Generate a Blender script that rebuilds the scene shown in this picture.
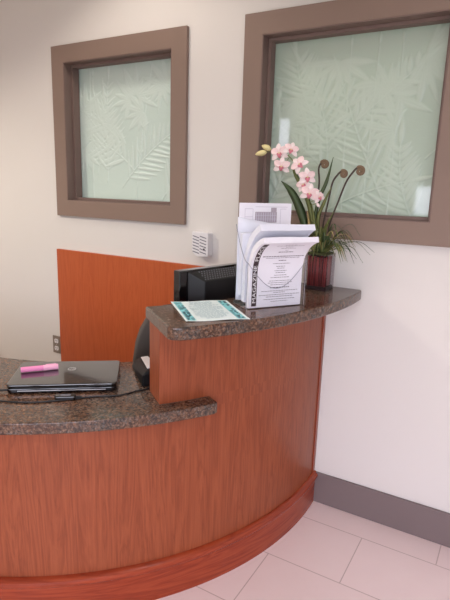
import bpy, bmesh, math, random
import numpy as np
from mathutils import Vector, Matrix
random.seed(7)
for o in list(bpy.data.objects): bpy.data.objects.remove(o)
S = bpy.context.scene
COL = S.collection
PI = math.pi

# ------------------------------------------------------------------ camera
cf = Vector((-0.49042, 0.84460, -0.21478)); cr = Vector((0.86107, 0.50760, 0.02995)); cu = Vector((-0.13432, 0.17026, 0.97620))
cam = bpy.data.objects.new('camera', bpy.data.cameras.new('camera'))
cam.matrix_world = Matrix(((cr.x, cu.x, -cf.x, 0.7217), (cr.y, cu.y, -cf.y, -2.1750), (cr.z, cu.z, -cf.z, 1.4837), (0, 0, 0, 1)))
cam.data.lens = 30.65; cam.data.sensor_width = 36; cam.data.sensor_fit = 'AUTO'; cam.data.clip_start = 0.02
COL.objects.link(cam); S.camera = cam

# ------------------------------------------------------------------ world, lights, exposure
S.view_settings.view_transform = 'Standard'; S.view_settings.look = 'None'
S.view_settings.gamma = 1; S.view_settings.use_curve_mapping = False
S.view_settings.exposure = 0.06
S.cycles.transparent_max_bounces = 40
W = bpy.data.worlds.new('daylight'); S.world = W; W.use_nodes = True
W.node_tree.nodes['Background'].inputs[0].default_value = (0.84, 0.85, 1.0, 1)
W.node_tree.nodes['Background'].inputs[1].default_value = 7.2

def area(name, loc, rot, sx, sy, power, color, portal=False):
    l = bpy.data.lights.new(name, 'AREA'); l.shape = 'RECTANGLE'; l.size = sx; l.size_y = sy; l.energy = power; l.color = color
    if portal: l.cycles.is_portal = True
    o = bpy.data.objects.new(name, l); o.location = loc; o.rotation_euler = rot; COL.objects.link(o); return o
def spot(name, loc, angle, power, color, blend=.3, radius=.05, aim=(0, 0, -1)):
    l = bpy.data.lights.new(name, 'SPOT'); l.spot_size = math.radians(angle); l.spot_blend = blend; l.energy = power; l.color = color; l.shadow_soft_size = radius
    o = bpy.data.objects.new(name, l); o.location = loc
    o.rotation_euler = Vector(aim).to_track_quat('-Z', 'Y').to_euler(); COL.objects.link(o); return o
area('daylight_opening', (1.45, -3.98, 1.25), (PI / 2, 0, 0), 2.7, 2.1, 1, (1, 1, 1), True)
WARM = (1.0, 0.89, 0.78)
spot('recessed_downlight', (-1.0, -0.62, 2.90), 124, 30, WARM, .35, .15)
spot('recessed_downlight', (0.55, -1.0, 2.90), 130, 16, (1, .93, .90), .5, .1)
spot('recessed_downlight', (-2.6, -2.1, 2.90), 150, 190, (1, .92, .78), .5, .1)
spot('recessed_downlight', (1.2, -2.8, 2.90), 140, 50, (1, .93, .90), .5, .1)

# ------------------------------------------------------------------ helpers
def lin(c):
    return tuple(((v / 255) / 12.92 if v / 255 <= .04045 else ((v / 255 + .055) / 1.055) ** 2.4) for v in c) + (1,)
def mat(name, rgb, rough=.5, metal=0, spec=.5, coat=0, trans=0, ior=1.45):
    m = bpy.data.materials.new(name); m.use_nodes = True; b = m.node_tree.nodes['Principled BSDF']
    b.inputs['Base Color'].default_value = lin(rgb); b.inputs['Roughness'].default_value = rough; b.inputs['Metallic'].default_value = metal
    b.inputs['Specular IOR Level'].default_value = spec; b.inputs['Coat Weight'].default_value = coat; b.inputs['Coat Roughness'].default_value = .05
    b.inputs['Transmission Weight'].default_value = trans; b.inputs['IOR'].default_value = ior
    return m
class N:
    """small node-graph writer"""
    def __init__(s, m): s.t = m.node_tree; s.b = s.t.nodes['Principled BSDF']
    def n(s, typ, **k):
        x = s.t.nodes.new(typ)
        for a, v in k.items():
            if a.startswith('i_'): x.inputs[int(a[2:]) if a[2:].isdigit() else a[2:].replace('_', ' ')].default_value = v
            else: setattr(x, a, v)
        return x
    def l(s, a, b): s.t.links.new(a, b)
    def coords(s, scale, kind='Object'):
        tc = s.n('ShaderNodeTexCoord'); mp = s.n('ShaderNodeMapping'); mp.inputs['Scale'].default_value = scale
        s.l(tc.outputs[kind], mp.inputs[0]); return mp.outputs[0]
    def ramp(s, fac, stops, interp='LINEAR'):
        r = s.n('ShaderNodeValToRGB'); r.color_ramp.interpolation = interp
        e = r.color_ramp.elements
        while len(e) < len(stops): e.new(.5)
        for k, (p, c) in enumerate(stops): e[k].position = p; e[k].color = lin(c)
        s.l(fac, r.inputs[0]); return r.outputs[0]
    def noise(s, vec, scale, detail=4, rough=.5, dist=0):
        x = s.n('ShaderNodeTexNoise'); x.inputs['Scale'].default_value = scale; x.inputs['Detail'].default_value = detail
        x.inputs['Roughness'].default_value = rough; x.inputs['Distortion'].default_value = dist; s.l(vec, x.inputs['Vector']); return x.outputs['Fac']
    def mix(s, fac, a, b, mode='MIX'):
        x = s.n('ShaderNodeMix', data_type='RGBA', blend_type=mode)
        if isinstance(fac, float): x.inputs[0].default_value = fac
        else: s.l(fac, x.inputs[0])
        for i, v in ((6, a), (7, b)):
            if isinstance(v, tuple): x.inputs[i].default_value = lin(v)
            else: s.l(v, x.inputs[i])
        return x.outputs[2]
    def bump(s, h, strength=.1, dist=.01):
        x = s.n('ShaderNodeBump'); x.inputs['Strength'].default_value = strength; x.inputs['Distance'].default_value = dist
        s.l(h, x.inputs['Height']); s.l(x.outputs[0], s.b.inputs['Normal'])
    def base(s, c): s.l(c, s.b.inputs['Base Color'])

def wood(name, dark, mid, light, kind='UV', horiz=False, rough=.38):
    """veneer: UV u = run in metres, v = height in metres, grain along v (or along u if horiz)"""
    m = mat(name, mid, rough, spec=.4); g = N(m)
    sc = (1.2, 16, 1) if horiz else (16, 1.2, 1)
    v = g.coords(sc, kind)
    v2 = g.coords((2.5, 90, 1) if horiz else (90, 2.5, 1), kind)
    a = g.noise(v, 1.0, 5, .55, 1.2)
    w = g.n('ShaderNodeMath', operation='MULTIPLY', i_1=7.0); g.l(a, w.inputs[0])
    f = g.n('ShaderNodeMath', operation='FRACT'); g.l(w.outputs[0], f.inputs[0])
    pp = g.n('ShaderNodeMath', operation='PINGPONG', i_1=.5); g.l(w.outputs[0], pp.inputs[0])
    d = g.n('ShaderNodeMath', operation='MULTIPLY', i_1=2.0); g.l(pp.outputs[0], d.inputs[0])
    c1 = g.ramp(d.outputs[0], [(0, dark), (.35, mid), (1, light)])
    b = g.noise(v2, 1.5, 3, .6)
    c2 = g.ramp(b, [(.3, dark), (.62, light)])
    g.base(g.mix(.4, c1, c2)); g.bump(b, .04, .002)
    return m
M = {}
M['wood'] = wood('cherry_veneer', (122, 58, 34), (140, 70, 43), (154, 82, 52))
M['wood_dark'] = wood('cherry_trim', (128, 48, 30), (144, 58, 35), (160, 70, 42), horiz=True, rough=.25)
M['wood_trimv'] = wood('cherry_corner', (122, 52, 32), (140, 62, 38), (152, 72, 45), rough=.3)
M['wood_panel'] = wood('orange_veneer', (168, 78, 42), (176, 84, 46), (184, 92, 52))
def granite():
    m = mat('brown_granite', (90, 70, 58), .12, spec=.5); g = N(m)
    v = g.coords((1, 1, 1))
    vo = g.n('ShaderNodeTexVoronoi', i_Scale=180.0); g.l(v, vo.inputs['Vector'])
    sep = g.n('ShaderNodeSeparateColor'); g.l(vo.outputs['Color'], sep.inputs[0])
    c = g.ramp(sep.outputs[0], [(0, (20, 18, 19)), (.25, (56, 38, 30)), (.42, (104, 68, 50)), (.58, (30, 26, 26)), (.7, (136, 106, 86)), (.82, (112, 108, 106)), (.93, (44, 30, 26))], 'CONSTANT')
    n2 = g.noise(v, 85, 5, .75)
    c2 = g.ramp(n2, [(.41, (18, 15, 16)), (.5, (84, 62, 50)), (.60, (150, 114, 90))])
    c3 = g.mix(.5, c, c2)
    n3 = g.noise(v, 9, 3, .5)
    c4 = g.ramp(n3, [(.4, (92, 88, 84)), (.62, (112, 76, 54))])
    g.base(g.mix(.3, c3, c4))
    return m
M['granite'] = granite()
def wallmat(name, rgb):
    m = mat(name, rgb, .75, spec=.25); g = N(m)
    n = g.noise(g.coords((1, 1, 1)), 140, 3, .6); g.bump(n, .08, .002); return m
M['wall'] = wallmat('cream_paint', (218, 214, 210))
M['ceil'] = wallmat('ceiling_paint', (232, 228, 222))
TX = -.28 + .305
def tiles():
    m = mat('floor_tile', (214, 190, 182), .3, spec=.45); g = N(m)
    tc = g.n('ShaderNodeTexCoord'); mp = g.n('ShaderNodeMapping')
    # rows of 0.31 m parallel to the back wall, tiles 0.61 m long, half-bond
    mp.inputs['Location'].default_value = (TX + .61 * 10, .464 + .31 * 20, 0)
    g.l(tc.outputs['Object'], mp.inputs[0])
    b = g.n('ShaderNodeTexBrick'); b.offset = .5; b.offset_frequency = 2; b.squash = 1
    for k, v in dict(Scale=1, **{'Mortar Size': .0022, 'Mortar Smooth': .1, 'Bias': 0, 'Brick Width': .61, 'Row Height': .31}).items(): b.inputs[k].default_value = v
    b.inputs['Color1'].default_value = lin((242, 222, 222)); b.inputs['Color2'].default_value = lin((240, 219, 218)); b.inputs['Mortar'].default_value = lin((184, 160, 156))
    g.l(mp.outputs[0], b.inputs['Vector'])
    n = g.noise(tc.outputs['Object'], 6, 5, .6)
    g.base(g.mix(.25, b.outputs['Color'], g.ramp(n, [(.3, (236, 215, 213)), (.7, (246, 228, 226))])))
    inv = g.n('ShaderNodeMath', operation='SUBTRACT', i_0=1.0); g.l(b.outputs['Fac'], inv.inputs[1]); g.bump(inv.outputs[0], .3, .002)
    return m
M['tile'] = tiles()
M['base'] = mat('grey_vinyl', (118, 104, 104), .5)
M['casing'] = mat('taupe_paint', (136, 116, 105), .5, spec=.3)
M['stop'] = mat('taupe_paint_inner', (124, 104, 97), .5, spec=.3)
def pane_mat(name, low, high):
    m = mat(name, low, .3, spec=.5, coat=.9)
    m.node_tree.nodes['Principled BSDF'].inputs['Coat IOR'].default_value = 1.62; g = N(m)
    at = g.n('ShaderNodeAttribute', attribute_name='etch')
    c = g.ramp(at.outputs['Fac'], [(0, low), (1, high)])
    g.base(c)
    n = g.noise(g.coords((1, 1, 1)), 26, 4, .6, .8); g.bump(n, .12, .01)
    cx = g.n('ShaderNodeCombineXYZ'); cx.inputs[1].default_value = -1; g.l(cx.outputs[0], g.b.inputs['Coat Normal']); g.b.inputs['Coat Roughness'].default_value = .04; return m
M['pane_a'] = pane_mat('etched_glass', (202, 222, 214), (214, 231, 224))
M['pane_b'] = pane_mat('etched_glass_green', (176, 194, 178), (192, 208, 194))
M['black'] = mat('black_plastic', (22, 22, 24), .45)
M['gloss'] = mat('gloss_black', (14, 14, 17), .08, coat=.6)
M['lid'] = mat('laptop_lid', (26, 23, 22), .1, spec=.7, coat=.8)
M['phone'] = mat('satin_black', (16, 16, 18), .5, spec=.3)
M['silver'] = mat('silver_plastic', (214, 214, 218), .35, metal=.25)
M['chrome'] = mat('chrome', (210, 210, 212), .15, metal=1)
M['chair'] = mat('grey_mesh_fabric', (92, 85, 80), .85, spec=.2)
M['pink'] = mat('pink_plastic', (236, 140, 190), .4)
M['pinkl'] = mat('pale_pink_plastic', (245, 178, 208), .4)
M['cable'] = mat('cable_rubber', (30, 29, 32), .4)
M['white'] = mat('white_plastic', (226, 224, 226), .45)
M['slot'] = mat('grey_slot', (120, 118, 128), .7)
M['steel'] = mat('brushed_steel', (140, 132, 122), .4, metal=.6)
M['paper'] = mat('white_paper', (236, 234, 242), .8, spec=.2)
M['paperb'] = mat('bluish_paper', (230, 232, 243), .8, spec=.2)  # white paper with the blue shade inside the holder mixed into its colour
M['ink'] = mat('printed_ink', (120, 112, 122), .8)
M['inkd'] = mat('dark_ink', (62, 48, 52), .7)
M['inkw'] = mat('white_ink', (240, 238, 240), .8)
M['inkl'] = mat('light_grey_ink', (196, 192, 206), .8)
M['inkf'] = mat('blue_grey_ink', (172, 198, 206), .8)
M['photo'] = mat('printed_picture', (168, 158, 168), .7)
M['flyer'] = mat('pale_flyer_paper', (226, 240, 242), .6)
M['teal'] = mat('turquoise_ink', (134, 208, 216), .6)
M['navy'] = mat('navy_ink', (40, 62, 84), .6)
def clear(name, tint, alpha_rough=.03):
    m = bpy.data.materials.new(name); m.use_nodes = True; t = m.node_tree; t.nodes.remove(t.nodes['Principled BSDF'])
    out = t.nodes['Material Output']; tr = t.nodes.new('ShaderNodeBsdfTransparent'); tr.inputs[0].default_value = tint
    gl = t.nodes.new('ShaderNodeBsdfGlossy'); gl.inputs['Roughness'].default_value = alpha_rough
    fr = t.nodes.new('ShaderNodeFresnel'); fr.inputs[0].default_value = 1.35; mx = t.nodes.new('ShaderNodeMixShader')
    ge = t.nodes.new('ShaderNodeNewGeometry'); ml = t.nodes.new('ShaderNodeMath'); ml.operation = 'MULTIPLY'; iv = t.nodes.new('ShaderNodeMath'); iv.operation = 'SUBTRACT'; iv.inputs[0].default_value = 1
    t.links.new(ge.outputs['Backfacing'], iv.inputs[1]); t.links.new(iv.outputs[0], ml.inputs[0]); t.links.new(fr.outputs[0], ml.inputs[1]); t.links.new(ml.outputs[0], mx.inputs[0]); t.links.new(tr.outputs[0], mx.inputs[1]); t.links.new(gl.outputs[0], mx.inputs[2]); t.links.new(mx.outputs[0], out.inputs[0]); return m
M['acrylic'] = clear('clear_acrylic', (.985, .987, .992, 1))
M['vase'] = clear('vase_glass', (.88, .86, .88, 1))
M['edge'] = mat('acrylic_edge', (150, 152, 164), .2)
M['twig'] = mat('red_twig', (160, 70, 70), .5)
M['twig2'] = mat('brown_twig', (122, 56, 58), .5)
M['soil'] = mat('dark_filler', (44, 26, 28), .6)
M['leaf'] = mat('dark_green_leaf', (64, 82, 50), .45)
M['leaf2'] = mat('olive_leaf', (104, 112, 62), .5)
M['straw'] = mat('straw_leaf', (166, 148, 98), .6)
M['stem'] = mat('brown_stem', (62, 50, 42), .6)
M['coil'] = mat('fuzzy_brown', (118, 98, 78), .95)
M['gstem'] = mat('green_stem', (120, 128, 72), .5)
M['petal'] = mat('pale_pink_petal', (248, 232, 230), .6)
M['petal2'] = mat('blush_petal', (246, 218, 218), .6)
M['lip'] = mat('magenta_lip', (212, 128, 142), .6)
M['cream'] = mat('cream_bud', (228, 216, 158), .55)
M['moss'] = mat('moss', (70, 74, 42), .9)
M['ground'] = mat('outdoor_paving', (150, 160, 140), .9)

def new(name, bm, m, parent=None, origin=None, smooth=False, bevel=0, uv=None):
    me = bpy.data.meshes.new(name)
    org = Vector(parent_world(parent)) if parent is not None else Vector(origin or (0, 0, 0))
    if origin is not None and parent is not None: org = Vector(origin)
    if uv is None: autouv(bm)
    bmesh.ops.recalc_face_normals(bm, faces=bm.faces) if uv is None or uv is True else None
    bm.transform(Matrix.Translation(-org)); bm.to_mesh(me); bm.free()
    ms = m if isinstance(m, (list, tuple)) else [m]
    for x in ms: me.materials.append(x)
    o = bpy.data.objects.new(name, me); COL.objects.link(o)
    if parent is not None:
        o.parent = parent; o.location = org - Vector(parent_world(parent))
    else: o.location = org
    if smooth:
        for f in me.polygons: f.use_smooth = True
    if bevel:
        b = o.modifiers.new('bevel', 'BEVEL'); b.width = bevel; b.segments = 3; b.limit_method = 'ANGLE'; b.angle_limit = math.radians(40)
    return o
def parent_world(o):
    v = Vector((0, 0, 0))
    while o is not None: v += o.location; o = o.parent
    return v
def autouv(bm):
    """box projection in metres: u = horizontal run, v = height"""
    if bm.loops.layers.uv: return
    L = bm.loops.layers.uv.new('UVMap'); bm.normal_update()
    for f in bm.faces:
        n = f.normal
        for l in f.loops:
            c = l.vert.co
            if abs(n.z) > .8: l[L].uv = (c.x, c.y)
            elif abs(n.y) > abs(n.x): l[L].uv = (c.x, c.z)
            else: l[L].uv = (c.y, c.z)
def tag(o, label=None, cat=None, group=None, kind=None):
    if label: o['label'] = label
    if cat: o['category'] = cat
    if group: o['group'] = group
    if kind: o['kind'] = kind
    return o
def thing(name, loc, label, cat, group=None):
    o = bpy.data.objects.new(name, None); o.location = loc; o.empty_display_size = .05; COL.objects.link(o); return tag(o, label, cat, group)
def box(bm, a, b, rot=None, about=None):
    v = [bm.verts.new((x, y, z)) for x in (a[0], b[0]) for y in (a[1], b[1]) for z in (a[2], b[2])]
    for q in ((0, 1, 3, 2), (4, 6, 7, 5), (0, 4, 5, 1), (2, 3, 7, 6), (0, 2, 6, 4), (1, 5, 7, 3)): bm.faces.new([v[i] for i in q])
    if rot is not None: bmesh.ops.transform(bm, matrix=Matrix.Translation(about) @ rot @ Matrix.Translation(-Vector(about)), verts=v)
    return v
def boxes(*L):
    bm = bmesh.new()
    for a, b in L: box(bm, a, b)
    return bm
def prism(pts, z0, z1):
    bm = bmesh.new(); lo = [bm.verts.new((x, y, z0)) for x, y in pts]; hi = [bm.verts.new((x, y, z1)) for x, y in pts]
    bm.faces.new(lo[::-1]); bm.faces.new(hi); n = len(pts)
    for i in range(n): bm.faces.new((lo[i], lo[(i + 1) % n], hi[(i + 1) % n], hi[i]))
    return bm
def tube(bm, pts, rad, seg=8, cap=True):
    pts = [Vector(p) for p in pts]; n = len(pts)
    rs = rad if isinstance(rad, (list, tuple)) else [rad] * n
    rings = []; ref = None
    for i, p in enumerate(pts):
        t = (pts[min(i + 1, n - 1)] - pts[max(i - 1, 0)]).normalized()
        if ref is None: ref = t.orthogonal().normalized()
        ref = (ref - t * ref.dot(t)).normalized(); s = t.cross(ref)
        rings.append([bm.verts.new(p + (ref * math.cos(2 * PI * k / seg) + s * math.sin(2 * PI * k / seg)) * rs[i]) for k in range(seg)])
    for a, b in zip(rings, rings[1:]):
        for k in range(seg): bm.faces.new((a[k], a[(k + 1) % seg], b[(k + 1) % seg], b[k]))
    if cap: bm.faces.new(rings[0][::-1]); bm.faces.new(rings[-1])
    return bm
def smoothpath(P, n=8):
    P = [Vector(p) for p in P]; out = []
    Q = [P[0] * 2 - P[1]] + P + [P[-1] * 2 - P[-2]]
    for i in range(1, len(Q) - 2):
        for k in range(n):
            t = k / n; a, b, c, d = Q[i - 1:i + 3]
            out.append(.5 * ((2 * b) + (c - a) * t + (2 * a - 5 * b + 4 * c - d) * t * t + (3 * b - a - 3 * c + d) * t ** 3))
    out.append(P[-1]); return out
def revolve_z(bm, prof, c, seg=24):
    rings = [[bm.verts.new((c[0] + r * math.cos(2 * PI * k / seg), c[1] + r * math.sin(2 * PI * k / seg), z)) for k in range(seg)] for r, z in prof]
    for a, b in zip(rings, rings[1:]):
        for k in range(seg): bm.faces.new((a[k], a[(k + 1) % seg], b[(k + 1) % seg], b[k]))
    bm.faces.new(rings[0][::-1]); bm.faces.new(rings[-1]); return bm

# ------------------------------------------------------------------ room shell
XL, XR, YF, H = -4.5, 3.0, -4.0, 2.95
def struct(name, bm, m, **k): return tag(new(name, bm, m, **k), kind='structure')
struct('floor', boxes(((XL, YF, -.1), (XR, .15, 0))), M['tile'])
struct('ceiling', boxes(((XL, YF, H), (XR, .15, H + .1))), M['ceil'])
# window openings in the back wall
WL = (-1.616, -.872, 1.383, 2.133); WR = (-.382, .389, 1.372, 2.140)
struct('wall_back', boxes(((XL, 0, 0), (XR, .15, WR[2])), ((XL, 0, 2.14), (XR, .15, H)),
    ((XL, 0, WR[2]), (WL[0], .15, 2.14)), ((WL[1], 0, WR[2]), (WR[0], .15, 2.14)), ((WR[1], 0, WR[2]), (XR, .15, 2.14)),
    ((WL[0], 0, WR[2]), (WL[1], .15, WL[2])), ((WL[0], 0, WL[3]), (WL[1], .15, 2.14))), M['wall'])
struct('wall_left', boxes(((XL - .1, YF, 0), (XL, .15, H))), M['wall'])
struct('wall_right', boxes(((XR, YF, 0), (XR + .1, .15, H))), M['wall'])
# front wall (behind the viewer): wide shopfront opening, a slim side light and a small high opening
xs = [XL, -2.27, -2.09, -.46, -.27, .1, 2.8, XR]
fb = [((xs[0], YF - .1, 0), (xs[1], YF, H)), ((xs[2], YF - .1, 0), (xs[3], YF, H)), ((xs[4], YF - .1, 0), (xs[5], YF, H)), ((xs[6], YF - .1, 0), (xs[7], YF, H)),
      ((xs[1], YF - .1, 0), (xs[2], YF, 1.98)), ((xs[1], YF - .1, 2.38), (xs[2], YF, H)),
      ((xs[3], YF - .1, 0), (xs[4], YF, .2)), ((xs[3], YF - .1, 1.56), (xs[4], YF, H)),
      ((xs[5], YF - .1, 0), (xs[6], YF, .2)), ((xs[5], YF - .1, 2.3), (xs[6], YF, H))]
struct('wall_front', boxes(*fb), M['wall'])
struct('ground', boxes(((-30, -40, -.2), (30, YF - .1, -.1))), M['ground'])  # unseen plane outside, added to dim the skylight coming from below
w3 = [((xs[5] + i * .675 - (.0 if i == 0 else .025), YF - .06, .2), (xs[5] + i * .675 + (.0 if i == 4 else .025), YF - .02, 2.3)) for i in range(5)]
w3 += [((.1, YF - .06, .2), (2.8, YF - .02, .25)), ((.1, YF - .06, 2.25), (2.8, YF - .02, 2.3))]
struct('window_3', boxes(*w3), M['casing'])

# grey skirting on the back wall, both sides of the desk
struct('baseboard_back', boxes(((-.012, -.012, 0), (XR, 0, .156)), ((XL, -.012, 0), (-1.728, 0, .156))), M['base'], bevel=.002)

# ------------------------------------------------------------------ etched glass windows
def etched(w, h, seed, n=230):
    """relief of palm fronds and broad leaves carved into the pane: height field 0..1"""
    rnd = random.Random(seed); nx = int(n * w / max(w, h)); nz = int(n * h / max(w, h))
    X, Z = np.meshgrid(np.linspace(0, w, nx), np.linspace(0, h, nz)); Hh = np.zeros_like(X)
    def blade(x0, z0, x1, z1, wd, amp=1.0, vein=True):
        wd = wd * (1 if vein else .8)
        nonlocal Hh
        dx, dz = x1 - x0, z1 - z0; L = math.hypot(dx, dz); 
        if L < 1e-4: return
        t = ((X - x0) * dx + (Z - z0) * dz) / L / L; q = ((X - x0) * -dz + (Z - z0) * dx) / L
        tt = np.clip(t, 0, 1); hw = wd * np.sin(PI * tt ** .8) + 1e-5
        a = np.clip(1 - (np.abs(q) / hw), 0, 1) * ((t > 0) & (t < 1))
        a = np.sqrt(a) * .75 + a * .25
        if vein: a = a * (1 - .45 * np.exp(-(q / (wd * .16)) ** 2))
        Hh = np.maximum(Hh, a * amp)
    def frond(x, z, ang, L, bend, leaf, wd, cnt):
        px, pz = x, z
        for i in range(cnt):
            t = i / cnt; a = ang + bend * t; nx_, nz_ = px + math.cos(a) * L / cnt, pz + math.sin(a) * L / cnt
            blade(px - .2 * (nx_ - px), pz - .2 * (nz_ - pz), nx_ + .3 * (nx_ - px), nz_ + .3 * (nz_ - pz), .004, .9, False)
            if i > 1:
                l = leaf * (.55 + .6 * math.sin(PI * min(1, t + .12)))
                for sg in (-1, 1):
                    b = a + sg * (.75 + .12 * rnd.random()) ; blade(px, pz, px + math.cos(b) * l, pz + math.sin(b) * l, wd, .55 + .45 * rnd.random())
            px, pz = nx_, nz_
        blade(px, pz, px + math.cos(a) * leaf, pz + math.sin(a) * leaf, wd)
    for k in range(10):
        frond(rnd.uniform(-.05, w), rnd.uniform(-.1, h * .5), rnd.uniform(.5, 2.6), rnd.uniform(.35, .6), rnd.uniform(-1, 1), rnd.uniform(.10, .17), rnd.uniform(.008, .014), 12)
    for k in range(9):
        x, z, a0 = rnd.uniform(0, w), rnd.uniform(h * .35, h), rnd.uniform(0, 6)
        for j in range(7):
            b = a0 + j * .5; l = rnd.uniform(.1, .2); blade(x, z, x + math.cos(b) * l, z + math.sin(b) * l, rnd.uniform(.014, .024), .8)
    for k in range(3):
        x = rnd.uniform(.1 * w, .9 * w); frond(x, -.02, PI / 2 + rnd.uniform(-.1, .1), h * .95, rnd.uniform(-.15, .15), .05, .006, 5)
    return X, Z, Hh
def make_window(name, W4, pane_mat_, seed):
    x0, x1, z0, z1 = W4; tw = .090
    bm = bmesh.new(); y0, y1 = -.02, 0.0
    # mitred picture-frame casing
    O = [(x0 - tw, z0 - tw), (x1 + tw, z0 - tw), (x1 + tw, z1 + tw), (x0 - tw, z1 + tw)]; I = [(x0, z0), (x1, z0), (x1, z1), (x0, z1)]
    r = {}
    for y in (y0, y1):
        r[y] = ([bm.verts.new((x, y, z)) for x, z in O], [bm.verts.new((x, y, z)) for x, z in I])
    for k in range(4):
        j = (k + 1) % 4
        bm.faces.new((r[y0][0][k], r[y0][0][j], r[y0][1][j], r[y0][1][k])); bm.faces.new((r[y1][0][k], r[y1][1][k], r[y1][1][j], r[y1][0][j]))
        bm.faces.new((r[y0][0][k], r[y1][0][k], r[y1][0][j], r[y0][0][j])); bm.faces.new((r[y0][1][k], r[y0][1][j], r[y1][1][j], r[y1][1][k]))
    root = tag(new(name, bm, M['casing'], origin=((x0 + x1) / 2, 0, z0 - tw), bevel=.002), kind='structure')
    t = .012
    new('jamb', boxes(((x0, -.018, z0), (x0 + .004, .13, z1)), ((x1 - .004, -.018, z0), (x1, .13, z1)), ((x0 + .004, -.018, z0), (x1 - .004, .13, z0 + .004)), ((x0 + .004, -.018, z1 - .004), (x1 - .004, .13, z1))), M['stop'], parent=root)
    a = .004; b = .018
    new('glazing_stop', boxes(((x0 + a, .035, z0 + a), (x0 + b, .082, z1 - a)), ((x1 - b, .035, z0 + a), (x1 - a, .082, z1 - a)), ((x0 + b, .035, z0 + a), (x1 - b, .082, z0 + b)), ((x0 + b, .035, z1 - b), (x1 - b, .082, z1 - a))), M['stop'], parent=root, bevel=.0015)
    w, h = x1 - x0 - .012, z1 - z0 - .012
    X, Z, Hh = etched(w, h, seed)
    nz, nx = X.shape
    co = np.stack([X + x0 + .006, .090 - Hh * .0048, Z + z0 + .006], -1).reshape(-1, 3)
    back = np.array([[x0 + .006, .1, z0 + .006], [x1 - .006, .1, z0 + .006], [x1 - .006, .1, z1 - .006], [x0 + .006, .1, z1 - .006]])
    org = np.array(parent_world(root))
    idx = np.arange(nx * nz).reshape(nz, nx)
    F = np.stack([idx[:-1, :-1], idx[:-1, 1:], idx[1:, 1:], idx[1:, :-1]], -1).reshape(-1, 4).tolist()
    q = nx * nz
    F.append([q + 3, q + 2, q + 1, q])
    F.append([q, q + 1] + idx[0, ::-1].tolist()); F.append([q + 2, q + 3] + idx[-1, :].tolist())
    F.append([q + 1, q + 2] + idx[::-1, -1].tolist()); F.append([q + 3, q] + idx[:, 0].tolist())
    me = bpy.data.meshes.new('glass_pane'); me.from_pydata((np.vstack([co, back]) - org).tolist(), [], F)
    at = me.attributes.new('etch', 'FLOAT', 'POINT'); at.data.foreach_set('value', np.concatenate([Hh.reshape(-1), np.zeros(4)]))
    for p_ in me.polygons[:(nx - 1) * (nz - 1)]: p_.use_smooth = True
    me.materials.append(pane_mat_); o = bpy.data.objects.new('glass_pane', me); COL.objects.link(o); o.parent = root
    return root
make_window('window_1', WL, M['pane_a'], 3)
make_window('window_2', WR, M['pane_b'], 11)

# ------------------------------------------------------------------ reception desk (curved about CX, CY)
CX, CY = -1.335, -.10
def pol(r, a): a = math.radians(a); return (CX + r * math.cos(a), CY + r * math.sin(a))
def wallang(r): return math.degrees(math.asin((-CY - .0012) / r))      # angle at which radius r reaches the wall
def arc(r, a0, a1, n): return [pol(r, a0 + (a1 - a0) * i / n) for i in range(n + 1)]
def sweep(prof, a0, a1, n, clip=True):
    """closed (r, z) profile swept about the desk centre; UV in metres; ends capped"""
    bm = bmesh.new(); L = bm.loops.layers.uv.new('UVMap'); rings = []
    for i in range(n + 1):
        ring = []
        for r, z in prof:
            e = min(a1, wallang(r)) if clip else a1
            ring.append(bm.verts.new(pol(r, a0 + (e - a0) * i / n) + (z,)))
        rings.append(ring)
    k = len(prof); peri = [0]
    for j in range(k): peri.append(peri[-1] + math.dist(prof[j], prof[(j + 1) % k]))
    def uvs(f, data):
        for l, uv in zip(f.loops, data): l[L].uv = uv
    R0 = prof[0][0]
    for i in range(n):
        u0, u1 = [math.radians(a0 + (a1 - a0) * q / n) * R0 for q in (i, i + 1)]
        for j in range(k):
            jj = (j + 1) % k
            f = bm.faces.new((rings[i][j], rings[i + 1][j], rings[i + 1][jj], rings[i][jj]))
            vj, vjj = prof[j][1], prof[jj][1]
            if abs(vj - vjj) < 1e-4: vj, vjj = peri[j], peri[j + 1]
            uvs(f, ((u0, vj), (u1, vj), (u1, vjj), (u0, vjj)))
    for ring in (rings[0], rings[-1]):
        f = bm.faces.new(ring)
        for l, (r, z) in zip(f.loops, prof): l[L].uv = (r, z)
    bmesh.ops.recalc_face_normals(bm, faces=bm.faces); return bm
def autosmooth(o, ang=35):
    me = o.data
    for f in me.polygons: f.use_smooth = True
    bm = bmesh.new(); bm.from_mesh(me)
    for e in bm.edges:
        if len(e.link_faces) == 2 and e.calc_face_angle(0) > math.radians(ang): e.smooth = False
    bm.to_mesh(me); bm.free()
desk = thing('reception_desk', (CX, CY, 0), 'curved cherry wood reception desk with raised end block and dark red kick moulding', 'desk')
A0 = -150; AE = -28.4; AB = -36.5
o = new('front_panel', sweep([(1.325, 0), (1.325, .719), (1.30, .719), (1.30, 0)], A0, 10, 120), M['wood'], desk, uv=0); autosmooth(o)
o = new('raised_panel', sweep([(1.325, .7605), (1.325, 1.0275), (1.20, 1.0275), (1.20, .7605)], AB, 10, 40), M['wood'], desk, uv=0); autosmooth(o)
o = new('raised_panel', sweep([(1.325, .719), (1.325, .7605), (1.30, .7605), (1.30, .719)], AE, 10, 40), M['wood'], desk, uv=0); autosmooth(o)
kick = [(1.3255, 0), (1.338, 0), (1.338, .122), (1.343, .126), (1.349, .134), (1.3505, .142), (1.348, .150), (1.342, .155), (1.334, .158), (1.3255, .159)]
o = new('kick_moulding', sweep(kick, A0, 10, 120), M['wood_dark'], desk, uv=0); autosmooth(o, 30)
o = new('corner_trim', sweep([(1.3255, .1595), (1.330, .1595), (1.330, 1.0275), (1.3255, 1.0275)], 2.9, 10, 3), M['wood_trimv'], desk, uv=0)

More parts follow.
